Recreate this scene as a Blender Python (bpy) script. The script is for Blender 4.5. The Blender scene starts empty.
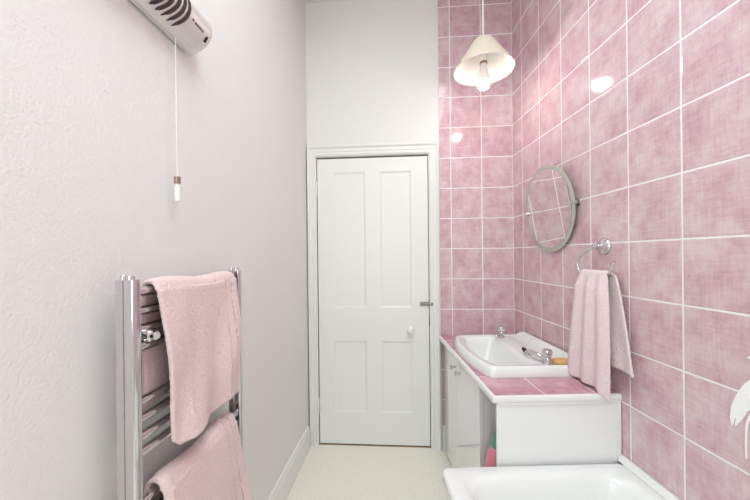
import bpy, bmesh, math, random
import numpy as np
from mathutils import Vector, Matrix, noise
random.seed(7); rng = np.random.default_rng(7)
PI = math.pi
scn = bpy.context.scene
COL = scn.collection

# ------------------------------------------------------------------ frames
CAM_H = 1.285
XR, YC = 0.95032, 2.08151            # right wall, far right corner
PHI = -0.08969                       # far wall turn
ROW0 = CAM_H + 0.04039               # a grout row
TILE = 0.2
S0 = 0.12876                         # first grout column on the right wall
CEIL = 3.015
tF = Vector((-math.cos(PHI), -math.sin(PHI), 0)); nF = Vector((math.sin(PHI), -math.cos(PHI), 0))
OF = Vector((XR, YC, 0))
def F(s, d, z): return OF + tF*s + nF*d + Vector((0, 0, z))      # far wall: s leftwards, d into the room
LA = 0.100
OL = Vector((-0.413, 2.204, 0))
tL = Vector((-math.sin(LA), -math.cos(LA), 0)); nL = Vector((math.cos(LA), -math.sin(LA), 0))
def L(s, d, z): return OL + tL*s + nL*d + Vector((0, 0, z))      # left wall: s towards the camera, d into the room
def W(x, y, z): return Vector((x, y, z))

# ------------------------------------------------------------------ mesh helpers
def box(bm, fr, a0, a1, b0, b1, c0, c1):
    v = [bm.verts.new(fr(a, b, c)) for a in (a0, a1) for b in (b0, b1) for c in (c0, c1)]
    fs = [bm.faces.new([v[i] for i in f]) for f in ((0,1,3,2),(4,6,7,5),(0,4,5,1),(2,3,7,6),(0,2,6,4),(1,5,7,3))]
    bmesh.ops.recalc_face_normals(bm, faces=fs)
    return fs
def basis(d):
    d = Vector(d).normalized()
    u = d.cross(Vector((0, 0, 1)))
    if u.length < 1e-4: u = Vector((1, 0, 0))
    u.normalize(); return u, d.cross(u).normalized()
def loft(bm, rings, cap0=True, cap1=True):
    R = [[bm.verts.new(p) for p in r] for r in rings]
    n = len(R[0]); fs = []
    for a, b in zip(R, R[1:]):
        for i in range(n):
            j = (i+1) % n
            fs.append(bm.faces.new((a[i], a[j], b[j], b[i])))
    if cap0: fs.append(bm.faces.new(R[0][::-1]))
    if cap1: fs.append(bm.faces.new(R[-1]))
    bmesh.ops.recalc_face_normals(bm, faces=fs)
    return fs
def lathe(bm, o, axis, prof, seg=24, cap0=True, cap1=True):
    o = Vector(o); ax = Vector(axis).normalized(); u, v = basis(ax)
    rings = [[o + ax*h + (u*math.cos(2*PI*i/seg) + v*math.sin(2*PI*i/seg))*max(r, 1e-5) for i in range(seg)] for r, h in prof]
    return loft(bm, rings, cap0, cap1)
def cyl(bm, p0, p1, r, seg=20):
    p0 = Vector(p0); p1 = Vector(p1)
    return lathe(bm, p0, p1-p0, [(r, 0), (r, (p1-p0).length)], seg)
def smooth_path(pts, n=8):
    pts = [Vector(p) for p in pts]
    q = [pts[0]*2-pts[1]] + pts + [pts[-1]*2-pts[-2]]
    out = []
    for i in range(1, len(q)-2):
        for k in range(n):
            t = k/n; a, b, c, d = q[i-1], q[i], q[i+1], q[i+2]
            out.append(0.5*((2*b) + (c-a)*t + (2*a-5*b+4*c-d)*t*t + (3*b-a-3*c+d)*t**3))
    out.append(pts[-1]); return out
def tube(bm, pts, r, seg=14, n=8):
    P = smooth_path(pts, n) if n else [Vector(p) for p in pts]
    rings = []; u = None
    for i, p in enumerate(P):
        d = (P[min(i+1, len(P)-1)] - P[max(i-1, 0)]).normalized()
        if u is None: u, _ = basis(d)
        u = (u - d*u.dot(d)).normalized(); v = d.cross(u)
        rr = r(i/(len(P)-1)) if callable(r) else r
        rings.append([p + (u*math.cos(2*PI*k/seg) + v*math.sin(2*PI*k/seg))*rr for k in range(seg)])
    return loft(bm, rings)
def sphere(bm, c, r, sx=1, sy=1, sz=1, seg=24):
    prof = [(r*math.sin(PI*i/seg), -r*math.cos(PI*i/seg)) for i in range(seg+1)]
    n0 = len(bm.verts)
    lathe(bm, (0, 0, 0), (0, 0, 1), prof, seg, False, False)
    bm.verts.ensure_lookup_table()
    for v in bm.verts[n0:]: v.co = Vector((v.co.x*sx, v.co.y*sy, v.co.z*sz)) + Vector(c)
def grid(bm, fn, nu, nv):
    V = [[bm.verts.new(fn(i/nu, j/nv)) for j in range(nv+1)] for i in range(nu+1)]
    for i in range(nu):
        for j in range(nv): bm.faces.new((V[i][j], V[i+1][j], V[i+1][j+1], V[i][j+1]))

# ------------------------------------------------------------------ object helpers
def world_base(o):
    p = Vector((0, 0, 0))
    while o is not None: p += o.location; o = o.parent
    return p
def tag(o, label=None, cat=None, group=None, kind=None):
    if label: o['label'] = label
    if cat: o['category'] = cat
    if group: o['group'] = group
    if kind: o['kind'] = kind
    return o
def thing(name, loc, label, cat, group=None):
    o = bpy.data.objects.new(name, None); COL.objects.link(o)
    o.location = loc; o.empty_display_size = 0.05
    return tag(o, label, cat, group)
def obj(name, bm, mat, parent=None, bevel=0, seg=2, smooth=40, uv=None, label=None, origin=None):
    if uv:
        lay = bm.loops.layers.uv.new('UVMap')
        bm.normal_update()
        for f in bm.faces:
            for l in f.loops: l[lay].uv = uv(l.vert.co, f.normal)
    base = world_base(parent) if parent else Vector(origin or (0, 0, 0))
    for v in bm.verts: v.co -= base
    me = bpy.data.meshes.new(name); bm.to_mesh(me); bm.free()
    for m in (mat if isinstance(mat, (list, tuple)) else [mat]): me.materials.append(m)
    if smooth is not None:
        me.shade_smooth(); me.set_sharp_from_angle(angle=math.radians(smooth))
    o = bpy.data.objects.new(name, me); COL.objects.link(o)
    if parent: o.parent = parent
    else: o.location = base
    if bevel:
        b = o.modifiers.new('Bevel', 'BEVEL'); b.width = bevel; b.segments = seg; b.limit_method = 'ANGLE'; b.angle_limit = math.radians(35)
        b.harden_normals = False
    if label: o['label'] = label
    return o
def BM(): return bmesh.new()

# ------------------------------------------------------------------ materials
def srgb(r, g, b):
    f = lambda c: (c/12.92 if c <= 0.04045 else ((c+0.055)/1.055)**2.4)
    return (f(r/255), f(g/255), f(b/255), 1)
class NT:
    def __init__(s, name):
        s.m = bpy.data.materials.new(name); s.m.use_nodes = True; s.t = s.m.node_tree
        s.b = s.t.nodes['Principled BSDF']
    def n(s, typ, **kw):
        x = s.t.nodes.new(typ)
        for k, v in kw.items():
            if k in x.inputs: x.inputs[k].default_value = v
            else: setattr(x, k, v)
        return x
    def l(s, a, b): s.t.links.new(a, b)
    def math(s, op, a, b=None, clamp=False):
        x = s.n('ShaderNodeMath', operation=op, use_clamp=clamp)
        for i, v in enumerate((a, b)):
            if v is None: continue
            if isinstance(v, (int, float)): x.inputs[i].default_value = v
            else: s.l(v, x.inputs[i])
        return x.outputs[0]
    def mix(s, fac, a, b):
        x = s.n('ShaderNodeMix', data_type='RGBA')
        for i, v in ((0, fac), (6, a), (7, b)):
            if isinstance(v, (int, float, tuple)): x.inputs[i].default_value = v
            else: s.l(v, x.inputs[i])
        return x.outputs[2]
def plain(name, col, rough=0.5, metal=0, spec=0.5, coat=0, noise_s=None, noise_a=0.03, bump=None, sheen=0):
    t = NT(name); b = t.b
    b.inputs['Base Color'].default_value = col; b.inputs['Roughness'].default_value = rough
    b.inputs['Metallic'].default_value = metal; b.inputs['Specular IOR Level'].default_value = spec
    b.inputs['Coat Weight'].default_value = coat; b.inputs['Coat Roughness'].default_value = 0.06
    if sheen: b.inputs['Sheen Weight'].default_value = sheen; b.inputs['Sheen Roughness'].default_value = 0.6
    tc = t.n('ShaderNodeTexCoord')
    ns = t.n('ShaderNodeTexNoise', Scale=noise_s or 6.0, Detail=4.0); t.l(tc.outputs['Object'], ns.inputs['Vector'])
    k = 1-noise_a
    t.l(t.mix(ns.outputs['Fac'], (col[0]*k, col[1]*k, col[2]*k, 1), tuple(min(1, c*(1+noise_a)) for c in col[:3])+(1,)), b.inputs['Base Color'])
    if bump:
        n2 = t.n('ShaderNodeTexNoise', Scale=bump[0], Detail=bump[2] if len(bump) > 2 else 3.0); t.l(tc.outputs['Object'], n2.inputs['Vector'])
        bp = t.n('ShaderNodeBump', Strength=bump[1], Distance=bump[3] if len(bump) > 3 else 0.004); t.l(n2.outputs['Fac'], bp.inputs['Height']); t.l(bp.outputs['Normal'], b.inputs['Normal'])
    return t.m
def tile_material(name, lo, mid, hi, grout, gw=0.015, rough=0.10, gbump=0.5):
    t = NT(name); b = t.b
    uv = t.n('ShaderNodeUVMap'); sep = t.n('ShaderNodeSeparateXYZ'); t.l(uv.outputs['UV'], sep.inputs[0])
    U, Vv = sep.outputs[0], sep.outputs[1]
    def edge(c):
        f = t.math('FRACT', c); g = t.math('SUBTRACT', 1.0, f); return t.math('MINIMUM', f, g)
    e = t.math('MINIMUM', edge(U), edge(Vv))
    def step(e0, e1):
        mr = t.n('ShaderNodeMapRange', interpolation_type='SMOOTHSTEP'); mr.inputs['From Min'].default_value = e0; mr.inputs['From Max'].default_value = e1
        t.l(e, mr.inputs['Value']); return mr.outputs['Result']
    face = step(gw*0.75, gw*1.1)
    # each tile its own patch of the print
    fl = t.n('ShaderNodeCombineXYZ'); t.l(t.math('FLOOR', U), fl.inputs[0]); t.l(t.math('FLOOR', Vv), fl.inputs[1])
    wn = t.n('ShaderNodeTexWhiteNoise', noise_dimensions='2D'); t.l(fl.outputs[0], wn.inputs['Vector'])
    off = t.n('ShaderNodeVectorMath', operation='SCALE'); off.inputs['Scale'].default_value = 37.0; t.l(wn.outputs['Color'], off.inputs[0])
    add = t.n('ShaderNodeVectorMath', operation='ADD'); t.l(uv.outputs['UV'], add.inputs[0]); t.l(off.outputs[0], add.inputs[1])
    def streak(sx, sy, det, rg=0.6):
        mp = t.n('ShaderNodeMapping'); mp.inputs['Scale'].default_value = (sx, sy, 1); t.l(add.outputs[0], mp.inputs['Vector'])
        n = t.n('ShaderNodeTexNoise', Scale=1.0, Detail=det, Roughness=rg); t.l(mp.outputs[0], n.inputs['Vector']); return n.outputs['Fac']
    a = streak(3.0, 34, 3); c = streak(34, 3.0, 3); d = streak(2.6, 2.2, 4, 0.65)
    v = t.math('ADD', t.math('ADD', t.math('MULTIPLY', a, 0.26), t.math('MULTIPLY', c, 0.24)), t.math('MULTIPLY', d, 0.65))
    v = t.math('ADD', v, t.math('MULTIPLY', t.math('SUBTRACT', wn.outputs['Value'], 0.5), 0.05))
    cr = t.n('ShaderNodeValToRGB'); t.l(v, cr.inputs[0])
    el = cr.color_ramp.elements
    el[0].position = 0.44; el[0].color = lo; el[1].position = 0.69; el[1].color = hi
    m_ = el.new(0.57); m_.color = mid
    t.l(t.mix(face, grout, cr.outputs[0]), b.inputs['Base Color'])
    t.l(t.math('SUBTRACT', 0.75, t.math('MULTIPLY', face, 0.75-rough)), b.inputs['Roughness'])
    hgt = t.math('ADD', step(gw*0.7, gw*2.2), t.math('MULTIPLY', v, 0.03))
    bp = t.n('ShaderNodeBump', Strength=gbump, Distance=0.0015); t.l(hgt, bp.inputs['Height']); t.l(bp.outputs['Normal'], b.inputs['Normal'])
    return t.m

M = {}
M['tile'] = tile_material('pink_tile', srgb(202,158,170), srgb(214,180,188), srgb(223,200,204), srgb(246,239,239))
M['worktop_tile'] = tile_material('worktop_tile', srgb(184,124,144), srgb(202,150,165), srgb(214,174,184), srgb(230,212,214), gw=0.012)
M['plaster'] = plain('white_plaster', srgb(236,234,231), 0.75, spec=0.25, noise_s=2.0, noise_a=0.008, bump=(90, 0.12, 3.0))
M['woodchip'] = plain('woodchip_paint', srgb(236,234,231), 0.7, spec=0.3, noise_s=2.0, noise_a=0.008, bump=(170, 0.30, 2.0, 0.005))
M['ceiling'] = plain('ceiling_paint', srgb(240,238,235), 0.85, spec=0.2)
M['gloss'] = plain('white_gloss_paint', srgb(238,237,234), 0.32, noise_a=0.006)
M['door_paint'] = plain('door_paint', srgb(241,239,236), 0.35, noise_a=0.006, bump=(30, 0.05))
M['doorgloss'] = plain('cabinet_gloss', srgb(246,245,242), 0.07, coat=0.6, noise_a=0.004)
M['laminate'] = plain('white_laminate', srgb(243,242,241), 0.3, noise_a=0.004)
M['ceramic'] = plain('white_ceramic', srgb(243,243,241), 0.08, coat=0.5, noise_a=0.003)
M['acrylic'] = plain('white_acrylic', srgb(243,243,241), 0.12, coat=0.3, noise_a=0.003)
M['chrome'] = plain('chrome', (0.70, 0.69, 0.70, 1), 0.07, metal=1, noise_a=0.004)
M['brushed'] = plain('satin_metal', srgb(226,222,217), 0.35, metal=0.25, noise_a=0.01)
M['steel'] = plain('dull_steel', (0.30, 0.29, 0.29, 1), 0.3, metal=1)
M['dark'] = plain('dark_interior', srgb(70,52,58), 0.6)
M['black'] = plain('black_rubber', srgb(28,26,28), 0.5)
M['timber'] = plain('bare_timber', srgb(158,124,92), 0.7, noise_s=20, noise_a=0.15)
M['towel'] = plain('pink_terry', srgb(241,214,211), 0.95, spec=0.05, noise_s=190, noise_a=0.16, bump=(260, .6, 3.0, 0.006), sheen=0.3)
M['hand_towel'] = plain('pale_pink_terry', srgb(240,217,219), 0.95, spec=0.05, noise_s=160, noise_a=0.15, bump=(220, .6, 3.0, 0.006), sheen=0.3)
M['floor'] = plain('speckled_vinyl', srgb(250,240,228), 0.45, noise_s=70, noise_a=0.12, bump=(200, 0.1))
M['shade'] = plain('cream_fabric', srgb(226,212,196), 0.85, spec=0.1, noise_s=300, noise_a=0.03)
M['shade_in'] = plain('shade_lining', srgb(232,229,223), 0.7, spec=0.2)
M['plastic'] = plain('white_plastic', srgb(242,240,236), 0.3, noise_a=0.004)
M['soap'] = plain('amber_soap', srgb(224,176,112), 0.35, noise_s=40, noise_a=0.08)
M['pinkplastic'] = plain('pink_plastic', srgb(230,140,156), 0.35)
M['greenplastic'] = plain('green_plastic', srgb(96,168,132), 0.35)
M['brown'] = plain('bronze_ring', srgb(160,132,122), 0.3, metal=0.6)
M['mirror'] = plain('mirror_glass', (0.80, 0.80, 0.79, 1), 0.015, metal=1, noise_a=0.002)
M['bevelglass'] = plain('bevelled_glass', srgb(190,193,182), 0.3, metal=0.35, noise_a=0.01)
M['decal'] = plain('white_vinyl', srgb(254,253,254), 0.35, noise_a=0.003)
M['text'] = plain('grey_print', srgb(120,104,98), 0.5)
M['edge'] = plain('white_edge_trim', srgb(240,238,236), 0.35, noise_a=0.004)
# the bulb gives off the lamp's light
t = NT('lit_bulb'); t.b.inputs['Base Color'].default_value = (1, 0.97, 0.92, 1)
t.b.inputs['Emission Color'].default_value = (1.0, 0.91, 0.82, 1); t.b.inputs['Emission Strength'].default_value = 78; M['bulb'] = t.m

# ------------------------------------------------------------------ room shell
YB = -1.55                           # wall behind the camera
SL = (OL.y - YB)/math.cos(LA)        # length of the left wall
xlb = L(SL, 0, 0).x
def tile_uv(co, n):
    if abs(n.x) > 0.7: return ((YC - S0 - co.y)/TILE, (co.z-ROW0)/TILE)
    return ((co-OF).dot(tF)/TILE, (co-OF).dot(Vector((0,0,1)))/TILE - ROW0/TILE)
bm = BM(); box(bm, W, XR, XR+0.12, YB-0.12, YC+0.12, -0.02, CEIL)
tag(obj('wall_right', bm, M['tile'], uv=tile_uv, smooth=None), kind='structure')

D0, D1, DT = 0.5487, 1.3032, 1.956   # door opening on the far wall (s, s, top)
TE = 0.4735                          # where the tiles stop
bm = BM()
box(bm, F, -0.0, TE, -0.14, 0.0, -0.02, CEIL)
for f in bm.faces: f.material_index = 0
fs = []
fs += box(bm, F, TE, D0-0.012, -0.14, -0.006, -0.02, CEIL)
fs += box(bm, F, D1+0.012, 1.50, -0.14, -0.006, -0.02, CEIL)
fs += box(bm, F, D0-0.012, D1+0.012, -0.14, -0.006, DT+0.012, CEIL)
fs += box(bm, F, D0-.05, D1+.05, -.16, -.1405, -.02, DT+.1)  # added backing behind the opening, blocks outside light at the door gaps
for f in fs: f.material_index = 1
tag(obj('wall_far', bm, [M['tile'], M['plaster']], uv=tile_uv, smooth=None), kind='structure')

bm = BM(); box(bm, L, -0.15, SL+0.12, -0.12, 0, -0.02, CEIL)
tag(obj('wall_left', bm, M['woodchip'], smooth=None), kind='structure')
WX0, WX1, WZ0, WZ1 = -0.72, -0.12, 0.75, 2.45  # unseen window behind the camera, added to lift light on the door
bm = BM()
box(bm, W, xlb-0.15, WX0, YB-0.12, YB, -0.02, CEIL); box(bm, W, WX1, XR, YB-0.12, YB, -0.02, CEIL)
box(bm, W, WX0, WX1, YB-0.12, YB, -0.02, WZ0); box(bm, W, WX0, WX1, YB-0.12, YB, WZ1, CEIL)
tag(obj('wall_back', bm, M['plaster'], smooth=None), kind='structure')
bm = BM()
for a, b, c, d in ((WX0, WX0+.05, WZ0, WZ1), (WX1-.05, WX1, WZ0, WZ1), (WX0+.05, WX1-.05, WZ0, WZ0+.05), (WX0+.05, WX1-.05, WZ1-.05, WZ1), (WX0+.05, WX1-.05, 1.58, 1.63)):
    box(bm, W, a, b, YB-.10, YB-.05, c, d)
tag(obj('added_window', bm, M['gloss'], bevel=.004), kind='structure')  # frame of the added window
bm = BM()
pf = [F(-0.1, -0.14, -0.02), F(1.52, -0.14, -0.02), L(SL+.15, -.12, -.02), W(XR+.12, YB-.12, -.02)]
loft(bm, [pf, [p+Vector((0,0,.02)) for p in pf]])
tag(obj('floor', bm, M['floor'], smooth=None), kind='structure')
# ceiling; the unseen rooflight above the camera is added to brighten the walls
KX0, KX1, KY0, KY1 = -.36, .66, -.75, .95
bm = BM()
cz0, cz1 = CEIL, CEIL+.12
ho = [W(KX0, KY0, 0), W(KX1, KY0, 0), W(KX1, KY1, 0), W(KX0, KY1, 0)]
lv = []
for z in (cz0, cz1):
    vo = [[bm.verts.new((p.x, p.y, z)) for p in lp] for lp in (pf, ho)]
    es = [bm.edges.new((lp[i], lp[(i+1) % 4])) for lp in vo for i in range(4)]
    bmesh.ops.triangle_fill(bm, edges=es, use_beauty=True); lv.append(vo)
for a, b in zip(*lv):
    for i in range(4): bm.faces.new((a[i], a[(i+1) % 4], b[(i+1) % 4], b[i]))
bmesh.ops.recalc_face_normals(bm, faces=bm.faces)
tag(obj('ceiling', bm, M['ceiling'], smooth=None), kind='structure')
bm = BM()
for a, b, c, d in ((KX0, KX0+.04, KY0, KY1), (KX1-.04, KX1, KY0, KY1), (KX0+.04, KX1-.04, KY0, KY0+.04), (KX0+.04, KX1-.04, KY1-.04, KY1)):
    box(bm, W, a, b, c, d, cz1-.06, cz1)
tag(obj('added_rooflight', bm, M['gloss'], bevel=.004), kind='structure')  # frame of the added rooflight

# skirting: a board with a stepped top
def skirting(bm, fr, s0, s1, h=0.155, th=0.016):
    prof = [(0,0),(th,0),(th,h*0.80),(th*0.72,h*0.83),(th*0.72,h*0.90),(th*0.4,h*0.97),(0,h)]
    loft(bm, [[fr(s, d, z) for d, z in prof] for s in (s0, s1)])
bm = BM(); skirting(bm, L, 0.045, SL-0.02)
tag(obj('baseboard_left', bm, M['gloss'], smooth=25), kind='structure')
bm = BM(); skirting(bm, F, 0.06, 0.4725)
tag(obj('baseboard_far', bm, M['gloss'], smooth=25), kind='structure')

# door lining, architrave and threshold
bm = BM()
box(bm, F, D0-.012, D0-.0005, -.14, .004, 0, DT+.012); box(bm, F, D1+.0005, D1+.012, -.14, .004, 0, DT+.012)
box(bm, F, D0-.0005, D1+.0005, -.14, .004, DT+.0005, DT+.012)
tag(obj('trim_1', bm, M['gloss'], bevel=.0015), kind='structure')
bm = BM()
box(bm, F, D0-.0005, D0+.012, -.14, -.0475, 0, DT); box(bm, F, D1-.012, D1+.0005, -.14, -.0475, 0, DT)
box(bm, F, D0+.012, D1-.012, -.14, -.0475, DT-.012, DT+.0005)
tag(obj('trim_4', bm, M['timber'], bevel=.0015), kind='structure')
bm = BM(); box(bm, F, D0-.0005, D1+.0005, -.14, -.004, 0, .0035)
tag(obj('trim_2', bm, M['timber'], smooth=None), kind='structure')
def architrave(bm, w=0.064):
    prof = [(0.0, -.006), (0.0, .010), (.006, .014), (.017, .014), (.021, .011), (.026, .015), (.044, .016), (.048, .022), (.054, .026), (w-.003, .026), (w, .022), (w, -.006)]
    g = .006
    R = []
    for k, (s, z) in enumerate(((D0-g, 0), (D0-g, DT+g), (D1+g, DT+g), (D1+g, 0))):
        ds = -1 if k < 2 else 1; dz = 0 if k in (0, 3) else 1
        R.append([F(s+ds*p*(0.92 if k < 2 else .82), d, z+dz*p*1.05) for p, d in prof])
    loft(bm, R)
bm = BM(); architrave(bm)
tag(obj('trim_3', bm, M['gloss'], smooth=30), kind='structure')

# ------------------------------------------------------------------ door
a0, a1 = D0+.004, D1-.0055
zb0, zt0 = 0.010, DT-.011
DB, DF, RC = -.046, -.006, -.015     # back, face, panel field
st = [(a0, .6609), (.8747, .9692), (1.1941, a1)]    # stiles in s
rails = [(zb0, .222), (.7100, .9320), (1.8545, zt0)]
bm = BM()
box(bm, F, a0, a1, DB, RC, zb0, zt0)
for s0, s1 in st: box(bm, F, s0, s1, RC-.002, DF, zb0, zt0)
for z0, z1 in rails:
    box(bm, F, .6609, .8747, RC-.002, DF, z0, z1); box(bm, F, .9692, 1.1941, RC-.002, DF, z0, z1)
# bead round each panel
for s0, s1 in ((.6609, .8747), (.9692, 1.1941)):
    for z0, z1 in ((.222, .7100), (.9320, 1.8545)):
        rings = []
        for ins, d in ((-.001, RC-.002), (-.001, DF-.0005), (.004, DF-.002), (.009, DF-.006), (.013, RC+.001), (.014, RC-.002)):
            rings.append([F(s0+ins, d, z0+ins), F(s1-ins, d, z0+ins), F(s1-ins, d, z1-ins), F(s0+ins, d, z1-ins)])
        loft(bm, rings, False, False)
door = tag(obj('door_1', bm, M['door_paint'], smooth=25, origin=F((D0+D1)/2, -.03, 0)), kind='structure')
bm = BM(); lathe(bm, F(.6764, DF, .792), nF, [(.021, 0), (.021, .004), (.016, .007), (.009, .010), (.009, .022), (.016, .027), (.023, .036), (.0245, .044), (.022, .052), (.014, .058), (.001, .060)], 28)
obj('door_knob', bm, M['ceramic'], door, label='white round door knob')
bm = BM()
box(bm, F, .553, .611, DF, DF+.003, .946, .973)
cyl(bm, F(.532, DF+.009, .9595), F(.604, DF+.009, .9595), .0055)
box(bm, F, .556, .568, DF, DF+.016, .951, .968); box(bm, F, .592, .604, DF, DF+.016, .951, .968)
cyl(bm, F(.580, DF+.009, .9595), F(.580, DF+.026, .9595), .0045)
obj('door_bolt', bm, M['steel'], door, bevel=.001, label='small grey metal sliding bolt')
bm = BM(); box(bm, F, .5435, .5535, DF-.002, DF+.0025, .815, .872)
obj('latch_plate', bm, M['dark'], door, bevel=.001, label='narrow dark latch plate on the door edge')
for z in (1.742, .27):
    bm = BM(); cyl(bm, F(1.3045, DF+.006, z-.045), F(1.3045, DF+.006, z+.045), .006); sphere(bm, F(1.3045, DF+.006, z+.048), .0055, seg=10); sphere(bm, F(1.3045, DF+.006, z-.048), .0055, seg=10)
    obj('hinge', bm, M['door_paint'], door)
# keeper of the bolt, screwed to the architrave
bm = BM(); box(bm, F, .527, .541, .012, .017, .948, .971); box(bm, F, .529, .537, .015, .024, .952, .967)
tag(obj('bolt_keeper', bm, M['steel'], bevel=.001), 'small grey metal bolt keeper on the white architrave beside the door knob', 'bolt keeper')

# ------------------------------------------------------------------ pendant lamp
LX, LY = .630, 1.717
lamp = thing('pendant_lamp', (LX, LY, 2.184), 'cream conical pendant lamp with lit bulb hanging in front of the pink tiles', 'lamp')
bm = BM(); cyl(bm, W(LX, LY, 2.414), W(LX, LY, CEIL-.012), .0042, 12)
obj('cord', bm, M['plastic'], lamp)
bm = BM(); lathe(bm, W(LX, LY, CEIL), (0,0,-1), [(.045, 0), (.044, .01), (.03, .022), (.008, .026)], 28)
obj('ceiling_rose', bm, M['plastic'], lamp)
ZR, ZT, RB, RT = 2.272, 2.435, .1555, .051
bm = BM()
lathe(bm, W(LX, LY, 0), (0,0,1), [(RB-.0005, ZR), (RB+.0005, ZR+.002), (RB*.985, ZR+.006), (RT+.006, ZT-.012), (RT, ZT-.004), (RT-.006, ZT), (RT-.010, ZT-.001)], 64, False, False)
shade = obj('lamp_shade', bm, M['shade'], lamp, smooth=60)
bm = BM()
lathe(bm, W(LX, LY, 0), (0,0,1), [(RB-.0005, ZR), (RB-.003, ZR+.001), (RT+.002, ZT-.010), (RT-.010, ZT-.001)], 64, False, False)
obj('lining', bm, M['shade_in'], shade, smooth=60, label='white inside of the shade')
bm = BM()
lathe(bm, W(LX, LY, 2.414), (0,0,-1), [(.008, 0), (.012, .003), (.017, .008), (.0185, .04), (.0205, .045), (.0205, .055), (.0185, .058), (.0185, .095), (.001, .095)], 24)
for k in range(3):
    an = 2*PI*k/3+.5; c, s_ = math.cos(an), math.sin(an)
    tube(bm, [W(LX+.016*c, LY+.016*s_, 2.394), W(LX+.05*c, LY+.05*s_, 2.414), W(LX+(RT-.004)*c, LY+(RT-.004)*s_, ZT-.008)], .0015, 6, 4)
obj('lamp_holder', bm, M['plastic'], lamp)
bm = BM(); lathe(bm, W(LX, LY, 2.319), (0,0,-1), [(.0198, 0), (.0205, .002), (.0205, .008), (.0198, .010)], 24)
obj('holder_ring', bm, M['brown'], lamp, label='thin bronze ring round the lamp holder')
bm = BM(); lathe(bm, W(LX, LY, 2.312), (0,0,-1), [(.0125, 0), (.015, .006), (.019, .03), (.026, .062), (.0305, .080), (.0333, .095), (.0325, .097), (.001, .095)], 24)
obj('bulb_neck', bm, M['plastic'], lamp)
bm = BM(); sphere(bm, W(LX, LY, 2.203), .0325)
obj('bulb', bm, M['bulb'], lamp, label='glowing round bulb')

# ------------------------------------------------------------------ fan heater on the left wall
def stadium(hw, hz, n=14):
    """outline in (s, z): straight runs closed by half-round ends"""
    P = []
    for k in range(n+1):
        an = -PI/2 + PI*k/n; P.append((hw-hz*0.62 + hz*0.62*math.cos(an), hz*math.sin(an)))
    for k in range(n+1):
        an = PI/2 + PI*k/n; P.append((-(hw-hz*0.62) + hz*0.62*math.cos(an), hz*math.sin(an)))
    return P
HS0, HS1, HZ, HH = 1.213, 1.80, 1.943, .057
HC, HW = (HS0+HS1)/2, (HS1-HS0)/2
heater = thing('wall_heater', L(HC, .03, HZ-HH), 'white bar heater with slotted grille high on the left wall', 'heater')
def he(z):    # depth of the back shell: shallow below, deeper above
    return .014 + .022*(z/HH+1)/2
def hd(z):    # depth of the bowed front at height z from the middle
    q = (z/HH+1)/2
    return .024 + .052*(1-(1-min(q/.72, 1))**2) - .026*max(0, (q-.72)/.28)**2
bm = BM(); rings = []
for ins, dd in ((.008, .0), (.003, .4), (.0, .7), (0, 1.0), (.003, 1.12)):
    rings.append([L(HC-(a*(HW-ins)/HW), dd*he(b), HZ+b*(HH-ins)/HH) for a, b in stadium(HW, HH)])
for k in (.97, .9, .78, .6, .4, .2, .02):
    rings.append([L(HC-a*(1-(1-k)*HH/HW), 1.15*he(b)+(hd(b*k)-1.15*he(b))*min(1, (1-k)*6+.2), HZ+b*k) for a, b in stadium(HW, HH)])
loft(bm, rings)
obj('housing', bm, M['brushed'], heater, smooth=60)
# grille: rows of dark slots on bowed columns
bm = BM()
def slot(s_fn, z0, z1, w):
    n = 8; a = []; b = []
    for k in range(n+1):
        z = z0 + (z1-z0)*k/n; e = math.sqrt(max(0.04, 1-((k/n-.5)*2)**8))
        a.append((s_fn(z)-w/2*e, z)); b.append((s_fn(z)+w/2*e, z))
    for k in range(n):
        q = [bm.verts.new(L(s_, hd(z)+.0012, HZ+z)) for s_, z in (a[k], a[k+1], b[k+1], b[k])]
        bm.faces.new(q)
for i in range(22):
    sb = HS0+.134 + i*.0185
    fn = lambda z, sb=sb: sb - .030*(1-(z/HH)**2)*1.0 + .012
    if i < 3: cuts = [(-.048, .050)]
    elif i < 5: cuts = [(-.048, -.004), (.003, .050)]
    else: cuts = [(-.048, -.024), (-.018, .002), (.008, .028), (.033, .050)]
    for z0, z1 in cuts: slot(fn, z0, z1, .0118)
bmesh.ops.recalc_face_normals(bm, faces=bm.faces)
obj('grille', bm, M['dark'], heater, smooth=None, label='dark curved slots of the heater grille')
bm = BM()
box(bm, lambda s, d, z: L(s, hd(z)+d, HZ+z), HS0+.026, HS0+.034, -.002, .003, -.022, -.008)
obj('indicator', bm, M['black'], heater, bevel=.001, label='small black indicator window')
bm = BM()
lathe(bm, L(HS0+.095, hd(-.004)-.001, HZ-.004), nL, [(.0032, 0), (.0032, .0025)], 12)
for k in range(9):
    s_ = HS0+.084-k*.0042; h_ = .0042 if k in (0, 3, 5) else .003
    box(bm, lambda s, d, z: L(s, hd(z)+d, HZ+z), s_-.0015, s_+.0015, -.001, .0012, -.007-.001, -.007+h_)
obj('nameplate', bm, M['text'], heater, smooth=None, label='small grey printed mark')
# pull cord hanging from the heater
cs = 1.320; cd = .026
bm = BM(); tube(bm, [L(cs, cd, HZ-HH*.80), L(cs, cd, 1.70), L(cs, cd+.001, 1.504)], .0011, 8, 6)
cord = obj('pull_cord', bm, M['plastic'], heater)
bm = BM(); lathe(bm, L(cs, cd+.001, 1.506), (0,0,-1), [(.002, 0), (.0085, .001), (.0085, .018), (.004, .019)], 18)
obj('cord_ring', bm, M['brown'], cord, label='bronze cord connector')
bm = BM(); lathe(bm, L(cs, cd+.001, 1.488), (0,0,-1), [(.004, 0), (.006, .006), (.0075, .025), (.0085, .046), (.007, .050), (.001, .051)], 18)
obj('cord_toggle', bm, M['plastic'], cord)

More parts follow.
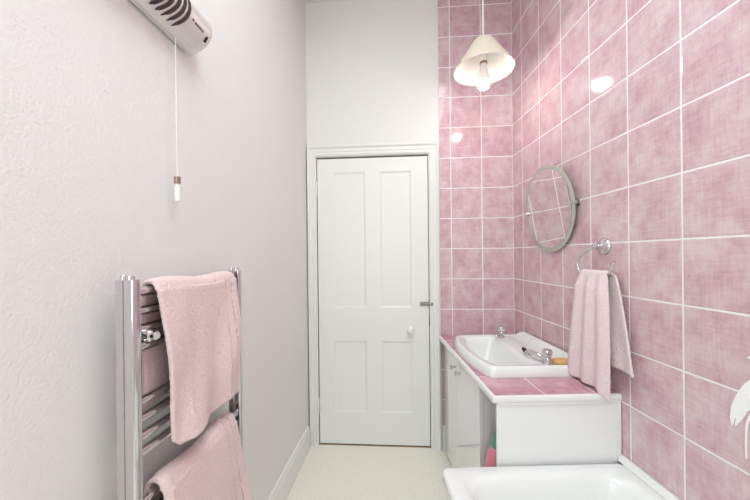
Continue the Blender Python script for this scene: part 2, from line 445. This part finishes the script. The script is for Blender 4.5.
# ------------------------------------------------------------------ heated towel rail
P0, P1 = 1.522, 1.090                 # post centres along the wall
RD = .064                            # rails' distance from the wall
rail = thing('heated_towel_rail', L((P0+P1)/2, RD, .22), 'chrome ladder towel rail fixed to the white left wall', 'towel rail')
ZPT, ZPB = 1.240, .22
for pc in (P0, P1):
    bm = BM()
    # back channel and rounded front tube
    prof_b = [(-.0115, RD-.020), (.0115, RD-.020), (.0115, RD-.004), (-.0115, RD-.004)]
    loft(bm, [[L(pc+a, d, z) for a, d in prof_b] for z in (ZPB, ZPT)])
    pf2 = []
    for cx_, cy_, a0_ in ((.0035, RD+.013, 0), (-.0035, RD+.013, 90)):
        for k in range(7):
            an = math.radians(a0_+90*k/6); pf2.append((cx_+.0080*math.cos(an), cy_+.0080*math.sin(an)))
    pf2 += [(-.0115, RD-.001), (.0115, RD-.001)]
    loft(bm, [[L(pc+a, d, z) for a, d in pf2] for z in (ZPB, ZPT)])
    box(bm, L, pc-.0085, pc+.0085, RD-.005, RD+.001, ZPB, ZPT)
    post = obj('post', bm, M['chrome'], rail, smooth=35)
    bm = BM(); lathe(bm, L(pc, RD+.004, ZPT), (0,0,1), [(.0085, -.002), (.0085, .007), (.0075, .009), (.001, .009)], 20)
    lathe(bm, L(pc, RD-.012, ZPT), (0,0,1), [(.006, -.002), (.006, .008), (.005, .0095), (.001, .0095)], 16)
    obj('post_cap', bm, M['chrome'], post)
RZ = [1.212, 1.170, 1.131, 1.0915, .974, .936, .897, .863, .752, .714, .676, .638, .54, .502, .464, .34, .302, .264]
for z in RZ:
    bm = BM(); cyl(bm, L(P0-.012, RD, z), L(P1+.012, RD, z), .0105, 20)
    obj('rail', bm, M['chrome'], rail)
for sb in (1.484, 1.135):
    for zb in (1.114, .30):
        bm = BM()
        sw = sb-.055 if sb > 1.3 else sb+.02
        cyl(bm, L(sw, 0, zb), L(sb, RD-.016, zb), .008)
        lathe(bm, L(sw, 0, zb), nL, [(.018, 0), (.018, .004), (.012, .008), (.008, .009)], 20)
        lathe(bm, L(sb, RD-.022, zb), nL, [(.010, 0), (.0135, .002), (.0135, .040), (.010, .044), (.010, .052), (.007, .055), (.001, .055)], 20)
        obj('wall_bracket', bm, M['chrome'], rail)

# ------------------------------------------------------------------ towels
def fuzz(o, seed, strength=.0045, size=.006):
    tx = bpy.data.textures.new('terry_loops', 'CLOUDS'); tx.noise_scale = size; tx.noise_depth = 2
    d = o.modifiers.new('Loops', 'DISPLACE'); d.texture = tx; d.texture_coords = 'LOCAL'; d.strength = strength; d.mid_level = .5
def towel_mesh(fn, nu, nv, th):
    """closed cloth: front and back skins sewn round the edge, fn(u,v) -> (point, normal)"""
    bm = BM(); A = []; Bk = []
    for i in range(nu+1):
        ra, rb = [], []
        for j in range(nv+1):
            u, v = i/nu, j/nv
            p = fn(u, v); e = 1e-3
            du = fn(min(1, u+e), v)-fn(max(0, u-e), v); dv = fn(u, min(1, v+e))-fn(u, max(0, v-e))
            n = du.cross(dv)
            n = n.normalized() if n.length > 0 else Vector((0,0,1))
            edge = min(u*nu, (1-u)*nu, v*nv, (1-v)*nv)
            h = th/2*min(1, .35+.65*edge/2.0)
            ra.append(bm.verts.new(p+n*h)); rb.append(bm.verts.new(p-n*h))
        A.append(ra); Bk.append(rb)
    for i in range(nu):
        for j in range(nv):
            bm.faces.new((A[i][j], A[i+1][j], A[i+1][j+1], A[i][j+1]))
            bm.faces.new((Bk[i][j], Bk[i][j+1], Bk[i+1][j+1], Bk[i+1][j]))
    for j in range(nv):
        bm.faces.new((A[0][j], A[0][j+1], Bk[0][j+1], Bk[0][j])); bm.faces.new((A[nu][j+1], A[nu][j], Bk[nu][j], Bk[nu][j+1]))
    for i in range(nu):
        bm.faces.new((A[i+1][0], A[i][0], Bk[i][0], Bk[i+1][0])); bm.faces.new((A[i][nv], A[i+1][nv], Bk[i+1][nv], Bk[i][nv]))
    bmesh.ops.recalc_face_normals(bm, faces=bm.faces)
    return bm
def over_bar(v, zc, r, back, front):
    """side view of cloth over a bar: returns (d offset from the bar, z, share of front, arc)"""
    arc = PI*r; tot = back+arc+front; x = v*tot
    if x < back: return -r, zc-(back-x), 'b', (back-x)
    if x < back+arc:
        an = PI - (x-back)/r; return r*math.cos(an), zc + r*math.sin(an), 't', 0
    return r, zc-(x-back-arc), 'f', x-back-arc
def lerp(a, b, t): return a+(b-a)*t
def towel_a(u, v):
    d, z, w, q = over_bar(v, 1.212, .019, .267, .376)
    if w == 'b':
        sl, sr = 1.467, 1.135
    elif w == 't':
        k = (d+.019)/.038; sl, sr = lerp(1.467, 1.472, k), 1.132
    else:
        k = q/.376; sl, sr = lerp(1.472, 1.438, k**.8), lerp(1.130, 1.126, k)
    s = lerp(sl, sr, u)
    amp = 1 if w == 'f' else .25 if w == 't' else .2
    k = min(1, q/.25)
    dd = RD + d + amp*k*(.009*math.sin(u*7.5+.6) + .006*math.sin(u*14+q*9) + .005*math.sin(q*16+u*6))
    if w == 'f':
        dd += .004 + .014*k*max(0, 1-abs(u-.2)/.12)*.5 + .006*k
        z -= .012*(1-u)**2*k*0 + .006*math.sin(u*5)*k
        if u < .07 and q > .35: z += (.07-u)*.25*(q-.35)/.025     # rounded corner
        if .80 < u < .90: dd -= .0022
    z += (.004*math.sin(u*9) if w == 't' else 0)
    return L(s, dd, z)
o = obj('towel', towel_mesh(towel_a, 150, 260, .011), M['towel'], smooth=180, origin=L(1.3, .1, .86))
tag(o, 'pink terry towel hung over the top bars of the chrome towel rail', 'towel')
fuzz(o, 1, .0042, .0045)
def towel_b(u, v):
    d, z, w, q = over_bar(v, .752, .019, .28, .40)
    k = min(1, q/.30)
    sl = 1.464 if w != 'f' else lerp(1.464, 1.452, k)
    sr = 1.140 if w != 'f' else lerp(1.140, 1.085, k)
    s = lerp(sl, sr, u)
    amp = 1 if w == 'f' else .3
    dd = RD + d + amp*k*(.007*math.sin(u*6+1.2) + .005*math.sin(u*11+q*7))
    if w == 'f': dd += .006+.018*k
    # the near edge is tucked up in a small fold
    if u < .10 and w != 'b': dd += .010*math.sin(u/.10*PI)*(1 if w == 'f' else .5)
    if w == 't': z += .006*math.sin(u*8+1)
    if .80 < u < .90: dd -= .002
    return L(s, dd, z)
o = obj('towel', towel_mesh(towel_b, 150, 260, .011), M['towel'], smooth=180, origin=L(1.3, .1, .4))
tag(o, 'pink terry towel hung on the lower bars of the chrome towel rail', 'towel')
fuzz(o, 2, .0042, .0045)

# ------------------------------------------------------------------ bathtub
BX0, BX1, BY1, BY0, BZ = .261, .9435, 1.183, -.50, .503
def rrect(x0, x1, y0, y1, r, z, n=8):
    P = []
    for cx_, cy_, a in ((x1-r, y1-r, 0), (x0+r, y1-r, 90), (x0+r, y0+r, 180), (x1-r, y0+r, 270)):
        for k in range(n+1):
            an = math.radians(a+90*k/n); P.append(W(cx_+r*math.cos(an), cy_+r*math.sin(an), z))
    return P
bath = thing('bathtub', ((BX0+BX1)/2, (BY0+BY1)/2, 0), 'white bathtub in the foreground against the pink tiled wall', 'bathtub')
bm = BM()
rings = [rrect(BX0+.004, BX1-.002, BY0+.004, BY1-.004, .024, BZ-.035), rrect(BX0, BX1, BY0, BY1, .027, BZ-.030), rrect(BX0, BX1, BY0, BY1, .027, BZ-.010),
         rrect(BX0+.003, BX1-.002, BY0+.003, BY1-.003, .026, BZ-.003), rrect(BX0+.010, BX1-.008, BY0+.010, BY1-.010, .024, BZ)]
for ins, dz, r in ((.045, 0.000, .05), (.055, -.002, .07), (.064, -.008, .085), (.070, -.022, .095), (.078, -.06, .10), (.10, -.22, .11), (.13, -.34, .12), (.19, -.385, .12), (.26, -.395, .07)):
    rings.append(rrect(BX0+ins*1.0+.006, BX1-ins*.85, BY0+ins*1.5, BY1-ins*.95, r, BZ+dz))
loft(bm, rings, False, True)
obj('tub', bm, M['acrylic'], bath, smooth=50)
bm = BM(); box(bm, W, BX0+.012, BX0+.030, BY0+.01, BY1-.015, 0.0, BZ-.028)
box(bm, W, BX0+.031, .940, BY1-.033, BY1-.015, 0.0, BZ-.028)
obj('side_panel', bm, M['laminate'], bath, bevel=.003)
bm = BM()
prof = [(.9475, BZ+.0006), (.931, BZ+.0006), (.931, BZ+.004), (.937, BZ+.010), (.9425, BZ+.020), (.9475, BZ+.022)]
loft(bm, [[W(x, y, z) for x, z in prof] for y in (BY0, BY1+.008)])
tag(obj('sealing_strip', bm, M['edge'], smooth=30), 'white sealing strip along the bath edge at the tiled wall', 'sealing strip')

# ------------------------------------------------------------------ vanity
ZC = .750                            # worktop level
PY = 1.205                           # end panel by the bath
cab = thing('vanity_cabinet', (.72, 1.72, 0), 'white gloss two-door cabinet under the tiled worktop', 'cabinet')
CX, CY0, CY1 = .504, 1.425, 2.076
bm = BM()
box(bm, W, CX+.004, .945, CY0, CY0+.018, 0, ZC-.022)
box(bm, W, CX+.004, .93, CY1-.018, CY1, .0, ZC-.022)
box(bm, W, .93, .945, CY0+.018, CY1-.0, 0, ZC-.022)
box(bm, W, CX+.004, .93, CY0+.018, CY1-.018, .08, .098)
box(bm, W, CX+.05, CX+.066, CY0+.018, CY1-.018, 0, .08)
obj('carcass', bm, M['laminate'], cab, bevel=.0015)
ymid = (CY0+CY1)/2
for y0, y1, ky, lb in ((CY0-.001, ymid-.002, ymid-.045, 'cabinet door nearer the bath'), (ymid+.002, CY1+.001, ymid+.05, 'cabinet door nearer the far wall')):
    bm = BM(); box(bm, W, CX-.016, CX+.003, y0, y1, .012, ZC-.026)
    dr = obj('door', bm, M['doorgloss'], cab, bevel=.002, label=lb)
    bm = BM(); lathe(bm, W(CX-.016, ky, .652), (-1, 0, 0), [(.010, 0), (.010, .002), (.0055, .005), (.005, .014), (.009, .019), (.0135, .024), (.014, .030), (.010, .034), (.001, .035)], 20)
    obj('knob', bm, M['chrome'], dr, label='small chrome knob')
bm = BM()
box(bm, W, .4775, .9475, PY-.008, PY+.008, .0, ZC-.020)
ep = thing('end_panel', (.71, PY, 0), 'plain white panel closing the worktop end behind the bath', 'panel')
obj('board', bm, M['laminate'], ep, bevel=.002)
bm = BM()
box(bm, W, .935, .9475, PY-.013, PY-.008, BZ+.004, ZC-.020); box(bm, W, .4775, .935, PY-.013, PY-.008, ZC-.032, ZC-.020)
obj('cover_strip', bm, M['edge'], ep, bevel=.0015)

BYC, BHW = 1.672, .295               # middle and half length along the wall
def basin_outline(ins, z, bow=.038, n=30, xb=.944, ins_b=None, rc=.018):
    """plan of the basin: bowed front (left), straight back; ins = inset"""
    ib = ins if ins_b is None else ins_b
    P = []; y0, y1 = BYC-BHW+ins, BYC+BHW-ins
    for k in range(n+1):
        t = k/n; y = y0+(y1-y0)*t; w = 2*t-1
        P.append(W(.520+ins-bow*(1-abs(w)**2.4), y, z))
    for k in range(1, n): P.append(W(lerp(.520+ins, xb-ib, k/n), y1, z))
    for k in range(n+1): P.append(W(xb-ib, lerp(y1, y0, k/n), z))
    for k in range(1, n): P.append(W(lerp(xb-ib, .520+ins, k/n), y0, z))
    return P
def soft(P, it):
    P = [p.copy() for p in P]
    for _ in range(it):
        P = [P[i]*.5 + (P[i-1]+P[(i+1) % len(P)])*.25 for i in range(len(P))]
    return P
def wt_uv(co, n): return ((co.x-.666)/TILE, (co.y-1.40)/TILE)
WTX = .468
wt = thing('worktop', (.71, 1.65, ZC-.02), 'pink tiled worktop with white edge holding the washbasin', 'worktop')
bm = BM()
top = [W(WTX, PY-.006, 0), W(.949, PY-.006, 0), W(.949, YC-.0015, 0), W(WTX, F((XR-WTX)/math.cos(PHI), 0, 0).y-.0015, 0)]
hole = [p for p in soft(basin_outline(.014, ZC), 3)]
lv = []
for z in (ZC, ZC-.019):
    vo = [[bm.verts.new((p.x, p.y, z)) for p in lp] for lp in (top, hole)]
    es = [bm.edges.new((lp[i], lp[(i+1) % len(lp)])) for lp in vo for i in range(len(lp))]
    bmesh.ops.triangle_fill(bm, edges=es, use_beauty=True); lv.append(vo)
for a, b in zip(*lv):
    for i in range(len(a)):
        j = (i+1) % len(a); bm.faces.new((a[i], a[j], b[j], b[i]))
bmesh.ops.recalc_face_normals(bm, faces=bm.faces)
obj('tile_top', bm, M['worktop_tile'], wt, uv=wt_uv, smooth=None)
yl = F((XR-WTX)/math.cos(PHI), 0, 0).y-.003
bm = BM()
def strip(bm, P, Q, out):
    """white edging with a rounded lip from P to Q, facing out"""
    pr = [(0, -.021), (.008, -.021), (.0105, -.017), (.0105, -.003), (.008, .0012), (.003, .0028), (-.004, .0026), (-.004, -.0005), (0, -.0005)]
    loft(bm, [[p + out*(a if k == 0 else a) + Vector((0,0,b)) + sh*a for a, b in pr] for k, (p, sh) in enumerate(((P[0], P[1]), (Q[0], Q[1])))])
strip(bm, (W(WTX, yl, ZC), Vector((0,0,0))), (W(WTX, PY-.006, ZC), Vector((0,-1,0))), Vector((-1,0,0)))
strip(bm, (W(WTX, PY-.006, ZC), Vector((-1,0,0))), (W(.9485, PY-.006, ZC), Vector((0,0,0))), Vector((0,-1,0)))
obj('edge_trim', bm, M['edge'], wt, smooth=35)

# ------------------------------------------------------------------ washbasin
RZB = ZC+.045
basin = thing('washbasin', (.73, BYC, ZC), 'white ceramic washbasin with bowed front set on the pink tiled worktop', 'washbasin')
def raise_back(P, amt=.0):
    for p in P:
        if p.x > .90: p.z += amt*min(1, (p.x-.90)/.03)
    return P
bm = BM(); R = []
R.append(soft(basin_outline(.0, ZC), 3)); R.append(soft(basin_outline(-.002, ZC+.006), 3)); R.append(raise_back(soft(basin_outline(.008, RZB-.010), 3), .012))
R.append(raise_back(soft(basin_outline(.011, RZB-.002, ins_b=.004), 3), .018)); R.append(raise_back(soft(basin_outline(.016, RZB, ins_b=.006), 3), .020))
R.append(raise_back(soft(basin_outline(.028, RZB-.001, ins_b=.020), 4), .020)); R.append(soft(basin_outline(.034, RZB-.004, ins_b=.034), 5))
R.append(soft(basin_outline(.040, RZB-.005, ins_b=.10), 6)); R.append(soft(basin_outline(.044, RZB-.005, ins_b=.185), 8)); R.append(soft(basin_outline(.050, RZB-.011, ins_b=.195), 10))
for ins, dz, ib, sm in ((.056, -.024, .203, 14), (.068, -.055, .212, 22), (.088, -.10, .225, 40), (.115, -.135, .245, 70), (.15, -.152, .27, 110), (.19, -.158, .30, 160)):
    R.append(soft(basin_outline(ins*(1.0 if ins < .1 else .95), RZB+dz, bow=.038+ins*.25, ins_b=ib), sm))
loft(bm, R, False, True)
obj('bowl', bm, M['ceramic'], basin, smooth=60)
bm = BM(); lathe(bm, W(.635, BYC, RZB-.1575), (0,0,1), [(.024, 0), (.024, .003), (.017, .004), (.012, .001), (.001, 0)], 20)
obj('waste', bm, M['chrome'], basin, label='chrome plughole')

def tap(name, x, y, ang, label):
    z = RZB-.0055
    tp = thing(name, (x, y, z), label, 'tap', 'pillar taps on the washbasin')
    bm = BM()
    lathe(bm, W(x, y, z), (0,0,1), [(.022, 0), (.022, .003), (.0165, .007), (.0155, .02), (.0165, .028), (.0140, .033), (.010, .036)], 24)
    obj('body', bm, M['chrome'], tp)
    bm = BM()
    n = 48; rings = []
    for h, r in ((.034, .011), (.037, .017), (.043, .0205), (.055, .0225), (.062, .0215), (.067, .016), (.069, .006), (.069, .0005)):
        rings.append([W(x+r*(1+.05*math.cos(6*2*PI*k/n))*math.cos(2*PI*k/n), y+r*(1+.05*math.cos(6*2*PI*k/n))*math.sin(2*PI*k/n), z+h) for k in range(n)])
    loft(bm, rings); obj('handle', bm, M['chrome'], tp, smooth=50)
    c, s = math.cos(ang), math.sin(ang)
    q = lambda r, h: W(x+c*r, y+s*r, z+h)
    bm = BM(); tube(bm, [q(.008, .018), q(.035, .026), q(.065, .033), q(.092, .034), q(.104, .027), q(.106, .018)], lambda t: .0105-.002*t, 16, 6)
    obj('spout', bm, M['chrome'], tp)
    return tp
tap('pillar_tap', .797, 1.425, math.radians(118), 'chrome pillar tap beside the soap at the near end of the washbasin')
tap('pillar_tap', .790, 1.905, math.radians(-128), 'chrome pillar tap at the far end of the washbasin near the corner')
# plug on its chain, lying on the ledge
plug = thing('basin_plug', (.78, 1.57, RZB-.006), 'black rubber plug on a chain lying beside the near tap', 'plug')
bm = BM(); pc = W(.772, 1.575, RZB+.011)
lathe(bm, pc, Vector((.55, -.35, .75)), [(.014, -.006), (.019, -.004), (.021, 0), (.021, .005), (.012, .007), (.004, .010), (.001, .010)], 20)
obj('stopper', bm, M['black'], plug)
bm = BM()
cpts = smooth_path([W(.779, 1.570, RZB+.016), W(.785, 1.545, RZB-.001), W(.778, 1.515, RZB-.003), W(.790, 1.48, RZB-.0025), W(.797, 1.449, RZB-.001)], 12)
for p in cpts: sphere(bm, p, .0022, seg=8)
obj('chain', bm, M['chrome'], plug)
# soap
bm = BM()
def sq(hx, hy, z, n=32, e=3.2):
    return [W(.862+hx*math.copysign(abs(math.cos(2*PI*k/n))**(2/e), math.cos(2*PI*k/n)), 1.432+hy*math.copysign(abs(math.sin(2*PI*k/n))**(2/e), math.sin(2*PI*k/n)), z) for k in range(n)]
zs = RZB-.0045
loft(bm, [sq(.030, .019, zs), sq(.036, .024, zs+.004), sq(.037, .025, zs+.011), sq(.034, .022, zs+.018), sq(.024, .014, zs+.021), sq(.01, .006, zs+.0215)])
tag(obj('soap_bar', bm, M['soap'], smooth=60, origin=W(.862, 1.432, zs)), 'amber bar of soap on the basin ledge beside the near tap', 'soap')
# bottle in the gap between cabinet and end panel
bx, by = .512, 1.30
bot = thing('cleaning_bottle', (bx, by, 0), 'pink and green bottle in the gap beside the cabinet', 'bottle')
bm = BM(); lathe(bm, W(bx, by, 0), (0,0,1), [(.042, 0), (.046, .006), (.046, .37), (.043, .42), (.034, .465), (.022, .495), (.014, .505), (.001, .505)], 28)
obj('body', bm, M['pinkplastic'], bot)
bm = BM(); lathe(bm, W(bx, by, .498), (0,0,1), [(.018, 0), (.018, .022), (.013, .028), (.010, .05), (.007, .058), (.001, .059)], 24)
obj('cap', bm, M['greenplastic'], bot)

# ------------------------------------------------------------------ mirror on the right wall
MC = W(.919, 1.630, 1.514); MR = .221
TILT = math.radians(5.2)
mx = Vector((-math.cos(TILT), 0, -math.sin(TILT))); mu = Vector((0, 1, 0)); mv = Vector((-math.sin(TILT), 0, math.cos(TILT)))
mirror = thing('mirror', MC, 'round frameless mirror on chrome pivots on the pink tiled wall', 'mirror')
def mring(r, h, n=96): return [MC + mu*(r*.985*math.cos(2*PI*k/n)) + mv*(r*.995*math.sin(2*PI*k/n)) + mx*h for k in range(n)]
bm = BM(); loft(bm, [mring(MR, -.004), mring(MR, .0), mring(MR-.002, .0002), mring(MR-.020, .0005)], True, False)
obj('bevelled_rim', bm, M['bevelglass'], mirror, smooth=20, label='pale greenish bevelled rim of the mirror')
bm = BM(); loft(bm, [mring(MR-.020, .0010), mring((MR-.021)*.5, .0010), mring(.01, .0010)], False, True)
obj('glass', bm, M['mirror'], mirror, smooth=None)
for sg in (-1, 1):
    c = MC + mu*(sg*(MR*.985-.016))
    bm = BM()
    tube(bm, [W(XR, c.y, c.z), W(XR-.02, c.y, c.z), W(c.x+.006, c.y, c.z)], .006, 14, 4)
    lathe(bm, W(XR, c.y, c.z), (-1,0,0), [(.014, 0), (.014, .004), (.007, .009)], 18)
    br = obj('pivot_bracket', bm, M['chrome'], mirror)
    bm = BM(); lathe(bm, c+mx*.0005, mx, [(.010, 0), (.0115, .003), (.0105, .009), (.006, .012), (.001, .0125)], 20)
    obj('pivot_knob', bm, M['chrome'], br)

# ------------------------------------------------------------------ towel ring and hand towel
ring = thing('towel_ring', (XR, 1.27, 1.318), 'open chrome towel ring on the pink tiled wall beside the mirror', 'towel ring')
bm = BM(); lathe(bm, W(XR, 1.270, 1.312), (-1,0,0), [(.034, 0), (.034, .006), (.031, .011), (.022, .016), (.0135, .020), (.0115, .028), (.0115, .034), (.013, .036), (.013, .046), (.009, .050), (.001, .051)], 28)
obj('rosette', bm, M['chrome'], ring)
RX = .909
bm = BM()
tube(bm, [W(RX, 1.262, 1.313), W(RX, 1.285, 1.310), W(RX, 1.318, 1.300), W(RX, 1.352, 1.283), W(RX, 1.374, 1.258), W(RX, 1.378, 1.230), W(RX, 1.364, 1.207), W(RX, 1.335, 1.197), W(RX, 1.28, 1.194), W(RX, 1.225, 1.195), W(RX, 1.203, 1.203), W(RX, 1.186, 1.228), W(RX, 1.171, 1.254)], .0058, 16, 6)
obj('hook_bar', bm, M['chrome'], ring)
def hand_towel(u, v):
    r = .014
    d, z, w, q = over_bar(v, 1.200, r, .345, .452)
    k = min(1, q/.42)
    un = u*2-1
    if w == 'b':
        yc, hw = lerp(1.262, 1.178, k**.8), lerp(.074, .090, k**.5)
        if u > .6: z -= 0.02*k*(u-.6)
    elif w == 't': yc, hw = 1.264, .072
    else:
        yc, hw = lerp(1.262, 1.278, k), lerp(.074, .117, k**.6)
    y = yc - un*hw                       # u=0 far side, u=1 near side
    gather = .019*(1-.2*k) if w == 'f' else .008
    x = RX - d - gather*(.5+.5*math.cos(un*8.5+.5))*(min(1, q/.05) if w != 't' else .3)
    if w == 'f':
        x -= .001 + .012*k
        z += .010*math.sin(un*2.2)*k*0 
        z += (.013 - max(0, u-.80)*.12)*k*k
        if u < .08: z += (.08-u)*.35*k*k
    if w == 'b':
        x = RX + r + .004 - .010*(.5+.5*math.cos(un*6))*k
        x = min(x, XR-.012)
    return W(x, y, z)
o = obj('hand_towel', towel_mesh(hand_towel, 110, 300, .009), M['hand_towel'], smooth=180, origin=W(RX, 1.27, .76))
tag(o, 'pale pink hand towel hanging from the open chrome ring on the tiled wall', 'towel')
fuzz(o, 3, .0045, .0045)

# ------------------------------------------------------------------ white sticker on the tiles
def Rw(y, z, d=.0006): return W(XR-d, y, z)
bm = BM()
def flat(poly, th=.0006):
    loft(bm, [[Rw(y, z, .0002) for y, z in poly], [Rw(y, z, .0002+th) for y, z in poly]])
sp = lambda pts: [(p.x, p.y) for p in smooth_path([(a, b, 0) for a, b in pts], 8)]
up = sp([(.8248,.8275),(.8285,.855),(.8220,.892),(.8035,.936),(.7839,.964),(.75,.985),(.71,.985),(.67,.965)])
dn = sp([(.67,.965),(.70,.950),(.735,.930),(.765,.908),(.7845,.889),(.7984,.862),(.8075,.845),(.8175,.830)])
flat(up + dn[1:] + [(.8172,.838),(.8155,.854),(.8185,.850),(.8205,.836)])
st_o = sp([(.7950,.7630),(.7955,.799),(.7940,.845),(.788,.872),(.775,.895),(.758,.915)])
st_i = sp([(.752,.910),(.769,.890),(.782,.868),(.7885,.843),(.7905,.799),(.7905,.763)])
flat(st_o + st_i)
fr = sp([(.7895,1.0177),(.7834,1.0244),(.765,1.034),(.73,1.040),(.69,1.028)]) + sp([(.69,1.018),(.73,1.028),(.765,1.024),(.7834,1.0169)])
flat(fr)
tag(obj('wall_sticker', bm, M['decal'], smooth=None, origin=(XR, .75, .75)), 'white leaf-shaped wall sticker on the pink tiles at the right picture edge', 'sticker')

# ------------------------------------------------------------------ light
w = bpy.data.worlds.new('World'); scn.world = w; w.use_nodes = True
bg = w.node_tree.nodes['Background']; bg.inputs[0].default_value = (0.865, 0.98, 0.99, 1); bg.inputs[1].default_value = 6.6
def portal(name, loc, sx, sy, aim):
    pl = bpy.data.lights.new(name, 'AREA'); pl.shape = 'RECTANGLE'; pl.size = sx; pl.size_y = sy
    pl.energy = 1; pl.cycles.is_portal = True
    po = bpy.data.objects.new(name, pl); COL.objects.link(po); po.location = loc
    po.rotation_euler = Vector(aim).to_track_quat('-Z', 'Z' if abs(aim[2]) < .5 else 'Y').to_euler()
portal('added_window_portal', ((WX0+WX1)/2, YB-.11, (WZ0+WZ1)/2), WX1-WX0, WZ1-WZ0, (0, 1, 0))  # sky light let in by the added back window
portal('added_rooflight_portal', ((KX0+KX1)/2, (KY0+KY1)/2, cz1+.005), KX1-KX0, KY1-KY0, (0, 0, -1))  # sky light let in by the added rooflight

# ------------------------------------------------------------------ camera
yaw, pit, rol, fpx = -0.02088, -0.00078, -0.01062, 321.65
def cam_dir(u, v):
    c, s = math.cos(rol), math.sin(rol); u, v = u*c+v*s, -u*s+v*c
    d = (u, 1, -v)
    c, s = math.cos(pit), math.sin(pit); d = (d[0], d[1]*c-d[2]*s, d[1]*s+d[2]*c)
    c, s = math.cos(yaw), math.sin(yaw); return Vector((d[0]*c-d[1]*s, d[0]*s+d[1]*c, d[2]))
fw = cam_dir(0, 0).normalized(); rt = (cam_dir(1, 0)-cam_dir(0, 0)).normalized(); upv = rt.cross(fw)
cam = bpy.data.cameras.new('Camera'); co = bpy.data.objects.new('Camera', cam); COL.objects.link(co)
mt = Matrix((rt, upv, -fw)).transposed().to_4x4(); mt.translation = (0, 0, CAM_H); co.matrix_world = mt
cam.sensor_fit = 'HORIZONTAL'; cam.sensor_width = 36; cam.lens = 36*fpx/750; cam.shift_y = 5.86/750; cam.clip_start = .02
scn.camera = co
vs = scn.view_settings; vs.view_transform = 'Standard'; vs.look = 'None'; vs.gamma = 1; vs.use_curve_mapping = False; vs.exposure = 0.14
